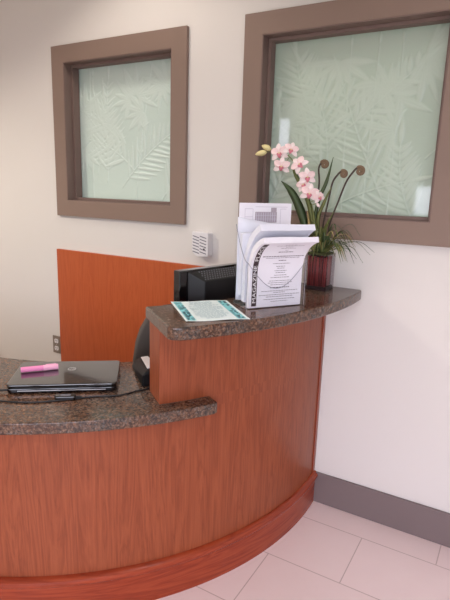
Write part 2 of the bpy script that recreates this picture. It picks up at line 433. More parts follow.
# lower granite worktop
def inner_desk(n=40):
    c, r = (-1.419, .212), 1.135; out = []
    for i in range(n + 1):
        a = math.radians(-10.9 - (150 - 10.9) * i / n); out.append((c[0] + r * math.cos(a), c[1] + r * math.sin(a)))
    return out
pts = arc(1.39, A0, AE - .6, 90) + [pol(1.383, AE), pol(1.3265, AE), pol(1.3265, AB), pol(1.198, AB)] + arc(1.198, AB, wallang(1.198), 20)
inn = [q for q in inner_desk() if q[1] < -.003]
inn = [(inn[0][0], -.0)] + inn
inn = [q for q in inn if math.degrees(math.atan2(q[1] - CY, q[0] - CX)) > A0 + .5 or True]
pts2 = pts + inn
o = new('granite_worktop', prism(pts2, .72, .76), M['granite'], origin=(-.9, -1.0, .72), bevel=.004)
tag(o, 'low speckled brown granite worktop carrying the laptop', 'worktop')
# upper ledge
RI, RO = 1.18, 1.483
def corner(r, a, rr, sgn):
    return [pol(r - rr, a), ]
e = wallang(RO)
pts = [pol(RI, AB - .5)] + [pol(1.455, AB - .5), pol(1.472, AB + .0), pol(RO, AB + .9)] + arc(RO, AB + 2, e - .8, 60) + [(pol(RO, e)[0] - .002, -.008), (pol(RO, e)[0] - .008, 0)] + arc(RI, wallang(RI), AB + 1, 40)
o = new('granite_ledge', prism(pts, 1.028, 1.07), M['granite'], origin=(-.15, -.4, 1.028), bevel=.006)
tag(o, 'high curved brown granite ledge holding the flyer, brochure holder and planter', 'counter ledge')

# wood panel on the wall behind the desk
o = new('wall_panel', boxes(((-1.724, -.02, 0), (-.20, 0, 1.090))), M['wood_panel'], origin=(-.97, -.01, 0), bevel=.0015)
tag(o, 'flat orange wood panel on the wall below the left window', 'wall panel')

# ------------------------------------------------------------------ outlet and chime box on the wall
t = thing('wall_outlet', (-1.773, -.003, .47), 'small steel electrical outlet plate left of the orange panel', 'outlet')
new('cover_plate', boxes(((-1.809, -.006, .413), (-1.739, 0, .527))), M['steel'], t, bevel=.002)
for z in (.446, .494):
    s = bmesh.new(); P = [(-1.774 + .017 * math.cos(a) , z + max(-.0135, min(.0135, .019 * math.sin(a)))) for a in [i * PI / 12 for i in range(24)]]
    lo = [s.verts.new((x, -.006, zz)) for x, zz in P]; hi = [s.verts.new((x, -.009, zz)) for x, zz in P]
    s.faces.new(lo); s.faces.new(hi[::-1]); [s.faces.new((lo[i], lo[(i + 1) % 24], hi[(i + 1) % 24], hi[i])) for i in range(24)]
    so = new('socket', s, M['white'], t)
    new('slot', boxes(((-1.782, -.0096, z - .001), (-1.779, -.0091, z + .008)), ((-1.769, -.0096, z - .001), (-1.766, -.0091, z + .008)), ((-1.776, -.0096, z - .010), (-1.772, -.0091, z - .005))), M['inkd'], so)
new('screw', revolve_z(bmesh.new(), [(.003, -.0005), (.003, .0005)], (0, 0), 10), M['chrome'], t, origin=(0, 0, 0)).location = (-.001, -.0035, 0)
bpy.data.objects['screw'].rotation_euler = (PI / 2, 0, 0)

t = thing('wall_chime', (-.67, -.02, 1.14), 'small white louvred box on the wall between the two windows', 'wall box')
bm = bmesh.new()
P = [(-.720, 1.262), (-.720, 1.172), (-.712, 1.160), (-.697, 1.145), (-.685, 1.141), (-.628, 1.145), (-.624, 1.150), (-.624, 1.260), (-.628, 1.264), (-.716, 1.266)]
f0 = [bm.verts.new((x, 0, z)) for x, z in P]; f1 = [bm.verts.new((x, -.042, z)) for x, z in P]
bm.faces.new(f0); bm.faces.new(f1[::-1]); [bm.faces.new((f0[i], f0[(i + 1) % 10], f1[(i + 1) % 10], f1[i])) for i in range(10)]
body = new('case', bm, M['white'], t, bevel=.003)
bm = bmesh.new()
for i in range(6):
    z = 1.247 - i * .0155
    for (a, b) in ((-.714, -.676), (-.672, -.634)):
        v = [bm.verts.new(q) for q in ((a, -.0425, z), (b, -.0425, z - .009), (b, -.0425, z - .0135), (a, -.0425, z - .0045))]
        w = [bm.verts.new((q.co.x, -.0435, q.co.z)) for q in v]
        bm.faces.new(v); bm.faces.new(w[::-1]); [bm.faces.new((v[k], v[(k + 1) % 4], w[(k + 1) % 4], w[k])) for k in range(4)]
new('louvre', bm, M['slot'], t)
new('button', boxes(((-.650, -.0455, 1.178), (-.643, -.042, 1.185))), M['inkd'], t)

# ------------------------------------------------------------------ monitor
def frame_at(origin, xdir):
    """matrix with local x along xdir (horizontal), local y = horizontal left of it, z up"""
    x = Vector((xdir[0], xdir[1], 0)).normalized(); y = Vector((-x.y, x.x, 0))
    return Matrix(((x.x, y.x, 0, origin[0]), (x.y, y.y, 0, origin[1]), (0, 0, 1, origin[2]), (0, 0, 0, 1)))
mo = Vector((-.398, -.604, .76))
mx = frame_at(mo, (.08, .355))          # local x: along the monitor away from the viewer, local y: toward the person seated, -y: back
t = thing('computer_monitor', (-.38, -.40, .76), 'black computer monitor seen from behind over the ledge', 'monitor')
def lpart(name, bm, m, mtx, parent, **k): bm.transform(mtx); return new(name, bm, m, parent, **k)
lpart('screen_bezel', boxes(((0, -.006, .10), (.46, .03, .408))), M['gloss'], mx, t, bevel=.004)
bm = bmesh.new()
rings = [[(.040, -.006, .402), (.420, -.006, .402), (.415, -.006, .14), (.045, -.006, .14)], [(.085, -.060, .366), (.375, -.060, .366), (.375, -.060, .18), (.085, -.060, .18)]]
R_ = [[bm.verts.new(q) for q in r] for r in rings]
bm.faces.new(R_[0]); bm.faces.new(R_[1][::-1]); [bm.faces.new((R_[0][i], R_[0][(i + 1) % 4], R_[1][(i + 1) % 4], R_[1][i])) for i in range(4)]
housing = lpart('rear_housing', bm, M['black'], mx, t, bevel=.004)
bm = bmesh.new()
for i in range(20):
    for j in range(5):
        x = .095 + i * .0140 + (j % 2) * .0070; s = .14 + j * .17; y = -.006 - .054 * s; z = .402 - .036 * s
        nrm = Vector((0, -.036, .054)).normalized(); c = Vector((x, y, z)) + nrm * .0006
        u = Vector((1, 0, 0)) * .0032; v = Vector((0, -.054, -.036)).normalized() * .0032
        bm.faces.new([bm.verts.new(c + a * u + b * v) for a, b in ((-1, -1), (1, -1), (1, 1), (-1, 1))])
lpart('vent_grille', bm, mat('vent_grey', (120, 120, 126), .6), mx, housing)
lpart('screen', boxes(((.018, .0305, .118), (.442, .032, .390))), mat('screen_glass', (16, 18, 24), .1), mx, t)
lpart('stand_neck', boxes(((.20, .0, .012), (.26, .026, .16))), M['black'], mx, t, bevel=.004)
lpart('stand_base', boxes(((.12, -.06, .0), (.34, .10, .012))), M['black'], mx, t, bevel=.005)

# ------------------------------------------------------------------ office chairs
def make_chair(base, face, label):
    t = thing('office_chair', base, label, 'chair', None)
    mtx = frame_at(base, (face[1], -face[0]))           # local y = facing direction
    # backrest: rounded shell with thickness
    bm = bmesh.new(); nu, nv = 24, 3; front = []; zc, hw, hh = .655, .235, .27
    def sup(a): c, s_ = math.cos(a), math.sin(a); return (math.copysign(abs(c) ** .72, c), math.copysign(abs(s_) ** .72, s_))
    for th in (0, 1):
        lay = []
        for k, sc_ in enumerate((1.0, .94, .6, .0)):
            if sc_ == 0: lay.append([bm.verts.new((0, -.20 - .0 - (.035 if th else 0) - .02, zc))]); continue
            ring = []
            for i in range(nu):
                c, s_ = sup(2 * PI * i / nu); x = hw * c * sc_ * (1 - .12 * s_); z = zc + hh * s_ * sc_
                inset = .010 if k == 0 else 0
                ring.append(bm.verts.new((x, -.26 + .9 * x * x - (.04 - inset if th else inset) - .02 * (z - zc), z)))
            lay.append(ring)
        for a, b in zip(lay[:-2], lay[1:-1]):
            for i in range(nu): bm.faces.new((a[i], a[(i + 1) % nu], b[(i + 1) % nu], b[i]))
        for i in range(nu):
            bm.faces.new((lay[-2][i], lay[-2][(i + 1) % nu], lay[-1][0]))
        lay[-1][0].co.y = -.26 - (.04 if th else 0)
        front.append(lay[0])
    for i in range(nu): bm.faces.new((front[0][i], front[0][(i + 1) % nu], front[1][(i + 1) % nu], front[1][i]))
    lpart('backrest', bm, M['chair'], mtx, t, smooth=True)
    P = [(.24 * math.copysign(abs(math.cos(a)) ** .6, math.cos(a)), .23 * math.copysign(abs(math.sin(a)) ** .6, math.sin(a))) for a in [i * PI / 16 for i in range(32)]]
    lpart('seat', prism(P, .42, .48), M['chair'], mtx, t, bevel=.02)
    lpart('back_bracket', tube(bmesh.new(), smoothpath([(0, -.10, .405), (0, -.28, .40), (0, -.325, .48), (0, -.315, .64)]), .018), M['black'], mtx, t, smooth=True)
    lpart('gas_column', tube(bmesh.new(), [(0, 0, .09), (0, 0, .25), (0, 0, .251), (0, 0, .42)], [.028, .028, .018, .018], 16), M['black'], mtx, t)
    for k in range(5):
        a = 2 * PI * k / 5 + .3; c, s_ = math.cos(a), math.sin(a)
        leg = lpart('leg', tube(bmesh.new(), [(.02 * c, .02 * s_, .10), (.27 * c, .27 * s_, .075)], [.020, .013]), M['black'], mtx, t)
        lpart('caster', tube(bmesh.new(), [(.27 * c - .018 * s_, .27 * s_ + .018 * c, .028), (.27 * c + .018 * s_, .27 * s_ - .018 * c, .028)], .028, 16), M['black'], mtx, leg)
    return t
ch = make_chair((-.55, -.43, 0), (.05, .05), 'dark grey office chair behind the raised end of the desk') if False else None
fd = Vector((.75, -.66, 0)).normalized()
bc = Vector((-.675, -.200, 0))
ch = make_chair(tuple(bc + fd * .26), (fd.x, fd.y), 'dark grey office chair tucked in behind the raised end of the desk')

# ------------------------------------------------------------------ laptop
Lc = Vector((-.686, -.907, .76)); lm = frame_at(Lc, (.297, .235))
t = thing('laptop', tuple(Lc), 'closed glossy black laptop lying on the low worktop', 'laptop')
def slab(hx, hy, r, z0, z1, n=5):
    P = []
    for cx, cy, a0 in ((hx - r, hy - r, 0), (-hx + r, hy - r, 90), (-hx + r, -hy + r, 180), (hx - r, -hy + r, 270)):
        for i in range(n + 1): a = math.radians(a0 + 90 * i / n); P.append((cx + r * math.cos(a), cy + r * math.sin(a)))
    return prism(P, z0, z1)
lpart('base', slab(.188, .122, .018, .003, .020), M['gloss'], lm, t, bevel=.004)
lid = lpart('lid', slab(.189, .123, .018, .0215, .034), M['lid'], lm, t, bevel=.004)
for sx in (-1, 1):
    for sy in (-1, 1): lpart('foot', revolve_z(bmesh.new(), [(.008, 0), (.008, .0032)], (sx * .165, sy * .10), 12), M['cable'], lm, t)
bm = bmesh.new(); ring = []
for k in range(28):
    a = 2 * PI * k / 28; ring.append([bm.verts.new((.012 + r * math.cos(a), .030 + r * math.sin(a), .0344)) for r in (.0115, .0155)])
for k in range(28): bm.faces.new((ring[k][0], ring[k][1], ring[(k + 1) % 28][1], ring[(k + 1) % 28][0]))
for x in (.0075, .0155):   # two slanted strokes inside the ring
    bm.faces.new([bm.verts.new(q) for q in ((x - .002, .022, .0344), (x, .022, .0344), (x + .0045, .039, .0344), (x + .0025, .039, .0344))])
tag(lpart('lid_logo', bm, M['silver'], lm, lid), 'small silver round logo')
lpart('hinge', tube(bmesh.new(), [(-.12, .118, .0205), (.12, .118, .0205)], .004), M['cable'], lm, t)
lpart('front_strip', boxes(((-.150, -.1226, .010), (.150, -.1215, .0125))), M['silver'], lm, t)
for px in ((-.08, -.045), (.05, .06)): lpart('port', boxes(((px[0], -.1228, .0135), (px[1], -.1218, .0165))), M['cable'], lm, t)

# pink highlighter on the lid
a = Vector((-.814, -1.012, .8055)); b = Vector((-.733, -.908, .8055)); d = (b - a)
t = thing('highlighter_pen', (-.78, -.95, .794), 'pink highlighter pen resting on the laptop lid', 'pen')
new('barrel', tube(bmesh.new(), [a, a + d * .04, a + d * .60], [.0098, .0102, .0102], 16), M['pink'], t, smooth=False)
new('cap', tube(bmesh.new(), [a + d * .60, a + d * .605, a + d * .97, b], [.0104, .0108, .0108, .0106], 16), M['pinkl'], t)
new('clip', tube(bmesh.new(), [a + d * .66 + Vector((0, 0, .0115)), a + d * .95 + Vector((0, 0, .0115))], .0018, 6), M['pinkl'], t)

# cables and in-line adapter
zc = .7632
o = new('power_cable', tube(bmesh.new(), smoothpath([(-.88, -1.21, zc), (-.722, -1.168, zc), (-.632, -1.122, zc), (-.560, -1.052, zc), (-.515, -.995, zc), (-.478, -.955, zc), (-.43, -.91, zc), (-.408, -.855, zc), (-.385, -.80, zc), (-.40, -.74, zc)]), .0028, 6), M['cable'], smooth=True, origin=(-.6, -1.1, .76))
tag(o, 'long thin black cable running along the front of the laptop', 'cable')
o = new('plug_cable', tube(bmesh.new(), smoothpath([(-1.0, -1.28, .7645), (-.86, -1.185, .7645), (-.80, -1.135, .768), (-.770, -1.108, .7705), (-.764, -1.103, .7705)]), .0040, 8), M['cable'], smooth=True, origin=(-.85, -1.19, .76))
tag(o, 'short thick dark cable entering the left side of the laptop', 'cable')
am = frame_at((-.560, -1.034, .76), (.297, .235))
t = thing('cable_adapter', (-.560, -1.034, .76), 'small black lump of connector in front of the laptop', 'adapter')
lpart('body', slab(.035, .013, .008, .0, .016), M['gloss'], am, t, bevel=.004)
lpart('strain_relief', tube(bmesh.new(), [(.034, 0, .008), (.055, .004, .006)], [.005, .003]), M['cable'], am, t)
lpart('label_plate', boxes(((-.015, -.006, .0160), (.018, .006, .0164))), M['slot'], am, t)

# ------------------------------------------------------------------ desk telephone, mostly hidden by the raised block
A, B, D_ = Vector((-.552, -.698, 0)), Vector((-.405, -.812, 0)), None
e1 = (B - A); e2 = Vector((.60, .80, 0)) * .135
t = thing('desk_telephone', (-.44, -.70, .76), 'black and silver desk device poking out beside the raised wooden block', 'telephone')
bm = bmesh.new()
def ph(s, q, z): v = A + e1 * s + e2 * q; return (v.x, v.y, z)
lo = [ph(-.26, .05, .762), ph(.93, -.0, .762), ph(.93, 1, .762), ph(.0, .8, .762)]
mi = [ph(-.36, .14, .778), ph(.95, .02, .806), ph(.95, 1, .828), ph(-.12, .9, .806)]
hi = [ph(-.26, .28, .797), ph(.93, .12, .822), ph(.93, .95, .838), ph(-.02, .85, .814)]
R_ = [[bm.verts.new(q) for q in r] for r in (lo, mi, hi)]
bm.faces.new(R_[0][::-1]); bm.faces.new(R_[2])
for a_, b_ in zip(R_, R_[1:]): [bm.faces.new((a_[i], a_[(i + 1) % 4], b_[(i + 1) % 4], b_[i])) for i in range(4)]
new('body', bm, M['phone'], t, bevel=.006)
bm = bmesh.new()
lo = [ph(-.18, .32, .8015), ph(.88, .17, .8255), ph(.88, .46, .8310), ph(-.14, .52, .8055)]
bm2 = [bm.verts.new(Vector(q) + Vector((0, 0, .0))) for q in lo]; bm3 = [bm.verts.new(Vector(q) + Vector((0, 0, .004))) for q in lo]
bm.faces.new(bm2[::-1]); bm.faces.new(bm3); [bm.faces.new((bm2[i], bm2[(i + 1) % 4], bm3[(i + 1) % 4], bm3[i])) for i in range(4)]
new('faceplate', bm, M['silver'], t, bevel=.0015)
new('handset', tube(bmesh.new(), smoothpath([ph(.26, .86, .834), ph(.38, .9, .852), ph(.6, .92, .860), ph(.82, .92, .858)]), [.014] * 6 + [.010] * 13 + [.014] * 6, 10), M['black'], t, smooth=True)

# ------------------------------------------------------------------ flyer on the ledge
Q = [Vector((-.363, -.706, 0)), Vector((-.150, -.905, 0)), Vector((-.004, -.752, 0)), Vector((-.218, -.555, 0))]
fc = (Q[0] + Q[2]) / 2; fx = ((Q[3] - Q[0]) + (Q[2] - Q[1])).normalized(); fm = frame_at((fc.x, fc.y, 1.0703), (fx.x, fx.y))
t = thing('flyer', (fc.x, fc.y, 1.07), 'pale flyer with turquoise side borders lying flat on the granite ledge', 'flyer')
def curled(u0, u1, v0, v1, z):
    bm = bmesh.new(); n = 10; g = [[bm.verts.new((u, v, z + .004 * max(0, abs(v) / .14 - .6) ** 2 + .0012 * math.sin(u * 40))) for v in [v0 + (v1 - v0) * j / n for j in range(n + 1)]] for u in [u0 + (u1 - u0) * i / n for i in range(n + 1)]]
    for i in range(n):
        for j in range(n): bm.faces.new((g[i][j], g[i + 1][j], g[i + 1][j + 1], g[i][j + 1]))
    return bm
bm = curled(-.106, .106, -.140, .140, .0016)
r = bmesh.ops.extrude_face_region(bm, geom=bm.faces[:]); bmesh.ops.translate(bm, vec=(0, 0, -.0006), verts=[v for v in r['geom'] if isinstance(v, bmesh.types.BMVert)])
lpart('sheet', bm, M['flyer'], fm, t)
for s0, s1 in ((-.098, -.070), (.066, .096)):
    strip = lpart('border', curled(s0, s1, -.132, .132, .0021), M['teal'], fm, t)
    bm = bmesh.new(); v = -.126
    while v < .115:      # one run of small motifs down the strip
        for u in (s0 + .0015, s0 + .0145):
            if random.random() < .75:
                w, h = random.uniform(.006, .012), random.uniform(.006, .013); z = .0034 + .004 * max(0, abs(v) / .14 - .6) ** 2 + .0012 * math.sin(u * 40); du = random.uniform(0, .003)
                bm.faces.new([bm.verts.new(q) for q in ((u + du, v, z), (u + du + w, v + .002, z), (u + du + w, v + h, z), (u + du, v + h - .002, z))])
        v += .0155
    lpart('border_pattern', bm, M['navy'], fm, strip)
bm = bmesh.new()
for k in range(17):
    v = .118 - k * .0142; u = -.058
    L_ = random.choice((.108, .112, .06, .09)); 
    if k in (0, 1): L_ = .08
    u = -.002 - L_ / 2
    while u < L_ / 2 - .006:
        w = random.uniform(.006, .018); w = min(w, L_ / 2 - u); z = .0028 + .004 * max(0, abs(v) / .14 - .6) ** 2 + .0012 * math.sin(u * 40)
        bm.faces.new([bm.verts.new(q) for q in ((u, v, z), (u + w, v, z), (u + w, v + .0052, z), (u, v + .0052, z))]); u += w + .003
lpart('printed_lines', bm, M['inkf'], fm, t)

# ------------------------------------------------------------------ acrylic brochure holder with paper
F0 = Vector((-.083, -.642, 0)); wv = Vector((.132, .200, 0)).normalized(); nv = Vector((wv.y, -wv.x, 0))   # nv: toward the viewer
ZB = 1.0705
def H(u, back, z): v = F0 + wv * u - nv * back; return Vector((v.x, v.y, z))
HW = .240
t = thing('brochure_holder', tuple(H(HW / 2, .045, 1.07)), 'clear acrylic brochure holder standing on the ledge, full of papers', 'holder')
def wall_poly(pts3, th_dir, th=.0025):
    bm = bmesh.new(); a = [bm.verts.new(p) for p in pts3]; b = [bm.verts.new(Vector(p) + th_dir * th) for p in pts3]
    bm.faces.new(a); bm.faces.new(b[::-1]); n = len(a); [bm.faces.new((a[i], a[(i + 1) % n], b[(i + 1) % n], b[i])) for i in range(n)]
    return bm
def arc_u(u0, z0, u1, z1, sag, n=14):
    return [(u0 + (u1 - u0) * i / n, z0 + (z1 - z0) * i / n - sag * math.sin(PI * i / n)) for i in range(n + 1)]
DB = .092
new('back_panel', wall_poly([H(0, DB, ZB), H(HW, DB, ZB), H(HW, DB, 1.33), H(0, DB, 1.36)], -nv), M['acrylic'], t)
new('divider', wall_poly([H(0, .0285, ZB), H(HW, .0285, ZB)] + [H(u, .0285, z) for u, z in arc_u(HW, 1.27, 0, 1.29, .05)], nv, .002), M['acrylic'], t)
new('front_panel', wall_poly([H(0, 0, ZB), H(HW, 0, ZB)] + [H(u, 0, z) for u, z in arc_u(HW, 1.235, 0, 1.235, .095, 20)], nv), M['acrylic'], t)
for u, du in ((0, -1), (HW, 1)):
    P = [H(u, DB, ZB), H(u, 0, ZB), H(u, 0, 1.235)] + [H(u, .092 * k / 10, 1.235 + (1.36 - 1.235) * (k / 10) ** 1.6) for k in range(1, 10)] + [H(u, DB, 1.36 if u == 0 else 1.33)]
    sp = new('side_panel', wall_poly(P, wv * du, .0025), M['acrylic'], t)
    new('panel_edge', tube(bmesh.new(), [p_ + wv * du * .0012 for p_ in P[2:]], .0011, 6), M['edge'], sp)
new('panel_edge', tube(bmesh.new(), [H(u, -.0015, z) for u, z in arc_u(HW, 1.235, 0, 1.235, .095, 20)], .0010, 6), M['edge'], t)
new('panel_edge', tube(bmesh.new(), [H(0, -.0015, ZB + .001), H(0, -.0015, 1.235)], .0011, 6), M['edge'], t)
new('panel_edge', tube(bmesh.new(), [H(HW, -.0015, ZB + .001), H(HW, -.0015, 1.235)], .0011, 6), M['edge'], t)
new('bottom_panel', wall_poly([H(.001, 0.001, ZB - .0003), H(HW - .001, 0.001, ZB - .0003), H(HW - .001, DB - .001, ZB - .0003), H(.001, DB - .001, ZB - .0003)], Vector((0, 0, 1)), .002), M['acrylic'], t)

def prof(v, v0, Rr):
    if v <= v0: return 0, v, 0
    f = (v - v0) / Rr; return Rr * (1 - math.cos(f)), v0 + Rr * math.sin(f), f
def page(u, v, back, z0, v0, Rr, off=0.0, skew=0.0):
    """point on a curled page: off = distance behind the front face, measured square to it"""
    fw, z, f = prof(v, v0, Rr); fw -= off * math.cos(f); z += off * math.sin(f)
    return H(u + skew * fw, back - fw, z0 + z)
def stack(u0, u1, v1, th, back, z0, v0, Rr, off0=0, skew=0, wob=0):
    bm = bmesh.new(); nu, n = 6, 26; lay = []
    for off in (off0, off0 + th):
        lay.append([[bm.verts.new(page(u0 + (u1 - u0) * i / nu, v1 * j / n + (wob * math.sin(i * 1.3) if j == n else 0), back, z0, v0, Rr, off + (.0 if off == off0 else wob * math.sin(j * .7 + i)), skew)) for j in range(n + 1)] for i in range(nu + 1)])
    a, b = lay
    for i in range(nu):
        for j in range(n):
            bm.faces.new((a[i][j], a[i + 1][j], a[i + 1][j + 1], a[i][j + 1])); bm.faces.new((b[i][j], b[i][j + 1], b[i + 1][j + 1], b[i + 1][j]))
    for j in range(n):
        bm.faces.new((a[0][j], a[0][j + 1], b[0][j + 1], b[0][j])); bm.faces.new((a[nu][j], b[nu][j], b[nu][j + 1], a[nu][j + 1]))
    for i in range(nu):
        bm.faces.new((a[i][0], b[i][0], b[i + 1][0], a[i + 1][0])); bm.faces.new((a[i][n], a[i + 1][n], b[i + 1][n], b[i][n]))
    return bm
def quadpage(bm, u0, u1, v0_, v1_, args, lift=.0006, nseg=1):
    prev = None
    for k in range(nseg + 1):
        v = v0_ + (v1_ - v0_) * k / nseg
        cur = [bm.verts.new(page(u, v, *args, off=-lift)) for u in (u0, u1)]
        if prev: bm.faces.new((prev[0], prev[1], cur[1], cur[0]))
        prev = cur
FA = (.0045, 1.0735, .122, .118)        # back, z0, v0, Rr of the front pocket
U0 = .012; UW = .216
t = thing('printed_menu', tuple(H(.12, .005, 1.0735)), 'front curled sheet with a dark vertical title band and centred print', 'paper')
new('sheet', stack(U0, U0 + UW, .278, .0006, *FA), M['paper'], t, smooth=False)
bm = bmesh.new(); quadpage(bm, U0 + .010, U0 + .030, .006, .262, FA, .0005, 24)
band = new('title_band', bm, M['inkd'], t)
def textmesh(body, size, fn, extr=0):
    c = bpy.data.curves.new('lettering', 'FONT'); c.body = body; c.size = size; c.align_x = 'LEFT'; c.resolution_u = 2
    o = bpy.data.objects.new('lettering', c); COL.objects.link(o); bpy.context.view_layer.update()
    me = o.evaluated_get(bpy.context.evaluated_depsgraph_get()).to_mesh(); bm = bmesh.new(); bm.from_mesh(me); bpy.data.objects.remove(o)
    bmesh.ops.subdivide_edges(bm, edges=[e for e in bm.edges if e.calc_length() > .004], cuts=1)
    w = max(v.co.x for v in bm.verts)
    for v in bm.verts: v.co = fn(v.co.x, v.co.y, w)
    return bm
new('title_lettering', textmesh('MAGAZINE  PLACE', .021, lambda x, y, w: page(U0 + .0265 - y * .95, .016 + x * (.228 / w), *FA, off=-.0011)), M['inkw'], band)
bm = bmesh.new(); rnd = random.Random(5)
rows = [(.250, .05), (.243, .11), (.234, .03), (.226, .06), (.214, .012), (.204, .06, 1), (.184, .17, 1), (.178, .14), (.166, .03, 1), (.155, .07), (.144, .04), (.137, .03), (.128, .05), (.121, .04), (.112, .05), (.104, .08), (.092, .09), (.085, .10), (.078, .08), (.067, .08, 1), (.056, .15), (.050, .05), (.042, .17), (.035, .11), (.026, .13), (.018, .07)]
for row in rows:
    v, L_ = row[:2]; h = .0034 if len(row) > 2 else .0019; u = U0 + .124 - L_ / 2; e_ = U0 + .124 + L_ / 2
    while u < e_ - .002:
        w = min(rnd.uniform(.004, .012), e_ - u); quadpage(bm, u, u + w, v, v + h, FA); u += w + .002
new('printed_lines', bm, M['ink'], t)
o = new('paper_stack', stack(U0, U0 + UW, .278, .019, FA[0], FA[1], FA[2], FA[3], off0=.0010, wob=.0012, ), M['paper'], origin=tuple(H(.12, .012, 1.0735)))
tag(o, 'curled stack of white sheets in the front pocket of the acrylic holder', 'paper stack', kind=None)
MA = (.0310, 1.0900, .110, .165)
o = new('paper_stack', stack(U0 - .003, U0 + .213, .298, .022, MA[0], MA[1], MA[2], MA[3], off0=.0, wob=.0015), M['paperb'], origin=tuple(H(.12, .06, 1.079)))
tag(o, 'curled stack of white sheets in the middle pocket, behind the front stack', 'paper stack')
o = new('paper_stack', stack(.006, .006 + .212, .218, .0215, .0565, 1.112, .18, .60, off0=0, wob=.0015), M['paperb'], origin=tuple(H(.12, .07, 1.112)))
tag(o, 'upright stack of white sheets in the back pocket, its edges showing at the left', 'paper stack')
# upright picture sheet at the back
BK = .0875
t = thing('picture_sheet', tuple(H(.115, BK, 1.155)), 'upright white sheet with a faint building drawing, tallest in the holder', 'paper')
bm = wall_poly([H(.006, BK, 1.155), H(.222, BK, 1.155), H(.222, BK, 1.434), H(.006, BK, 1.434)], -nv, .0008)
new('sheet', bm, M['paper'], t)
def flat(u0, u1, z0, z1, lift=.0008): return [H(u0, BK - lift, z0), H(u1, BK - lift, z0), H(u1, BK - lift, z1), H(u0, BK - lift, z1)]
bm = bmesh.new(); bm.faces.new([bm.verts.new(q) for q in flat(.070, .160, 1.365, 1.403)]); bm.faces.new([bm.verts.new(q) for q in flat(.135, .158, 1.403, 1.418)])
pic = new('picture', bm, M['photo'], t)
bm = bmesh.new()
for k in range(9): bm.faces.new([bm.verts.new(q) for q in flat(.074 + k * .0095, .0765 + k * .0095, 1.368, 1.401, .0013)])
for z in (1.377, 1.390): bm.faces.new([bm.verts.new(q) for q in flat(.072, .158, z, z + .0015, .0014)])
new('drawing_lines', bm, M['inkl'], pic)
bm = bmesh.new()
for a_ in ((.028, .060, 1.413, 1.4145), (.070, .205, 1.420, 1.4215), (.028, .0295, 1.35, 1.413), (.060, .0615, 1.35, 1.413), (.028, .060, 1.385, 1.3865), (.175, .2, 1.413, 1.4145), (.175, .1765, 1.35, 1.413), (.070, .205, 1.350, 1.3515), (.035, .05, 1.36, 1.362)):
    bm.faces.new([bm.verts.new(q) for q in flat(*a_)])
new('outline_lines', bm, M['inkl'], t)
# loose leaves slumped at the left of the back pocket
for k, (dx, bk, zt, lab) in enumerate(((.001, .0835, 1.385, 'narrow white leaf edge leaning at the far left back of the holder'),)):
    bm = bmesh.new(); n = 14; g = []
    for i in range(5):
        u = dx + .05 * i
        g.append([bm.verts.new(H(u, bk - .0012 * math.sin(PI * j / n * 1.5 + k) * (1 - .2 * i), 1.09 + .02 * k + (zt - 1.09) * j / n - .008 * i)) for j in range(n + 1)])
    for i in range(4):
        for j in range(n): bm.faces.new((g[i][j], g[i + 1][j], g[i + 1][j + 1], g[i][j + 1]))
    o = new('loose_sheet', bm, M['paperb'], origin=tuple(H(.1, bk, 1.08)), smooth=True)
    so = o.modifiers.new('thickness', 'SOLIDIFY'); so.thickness = .0006; tag(o, lab, 'paper')

# ------------------------------------------------------------------ glass planter with red twigs
VX, VY, hv = -.020, -.100, .050; z0, z1 = 1.0703, 1.225
t = thing('square_planter', (VX, VY, 1.07), 'square glass planter lined with red twigs at the wall end of the ledge', 'planter')
bm = boxes(((VX - hv, VY - hv, z0), (VX + hv, VY - hv + .003, z1)), ((VX - hv, VY + hv - .003, z0), (VX + hv, VY + hv, z1)), ((VX - hv, VY - hv + .003, z0), (VX - hv + .003, VY + hv - .003, z1)), ((VX + hv - .003, VY - hv + .003, z0), (VX + hv, VY + hv - .003, z1)))
new('glass_wall', bm, M['vase'], t)
new('base_slab', boxes(((VX - .046, VY - .046, z0), (VX + .046, VY + .046, z0 + .016))), M['soil'], t, bevel=.002)
new('filler', boxes(((VX - .031, VY - .031, z0 + .0165), (VX + .031, VY + .031, z1 - .008))), M['soil'], t)
new('moss', slab(.044, .044, .01, z1 - .0075, z1 + .004), M['moss'], t, bevel=.003).location
mo_ = bpy.data.objects['moss']; mo_.data.transform(Matrix.Translation((VX - parent_world(t).x, VY - parent_world(t).y, 0)) @ Matrix.Translation((parent_world(t).x, parent_world(t).y, 0)))
rnd = random.Random(3)
for side in range(4):
    for k in range(11):
        s_ = -.036 + k * .0072; j = rnd.uniform(-.0035, .0035); q = .0365
        ax = {0: (s_, -q), 1: (q, s_), 2: (s_, q), 3: (-q, s_)}[side]; bx = {0: (s_ + j, -q), 1: (q, s_ + j), 2: (s_ + j, q), 3: (-q, s_ + j)}[side]
        if side in (1, 3) and abs(s_) > .031: continue
        new('twig', tube(bmesh.new(), [(VX + ax[0], VY + ax[1], z0 + .0165), (VX + bx[0], VY + bx[1], z1 - .009 + rnd.uniform(-.006, 0))], rnd.uniform(.0024, .0033), 6), M['twig'] if rnd.random() < .65 else M['twig2'], t, smooth=True)

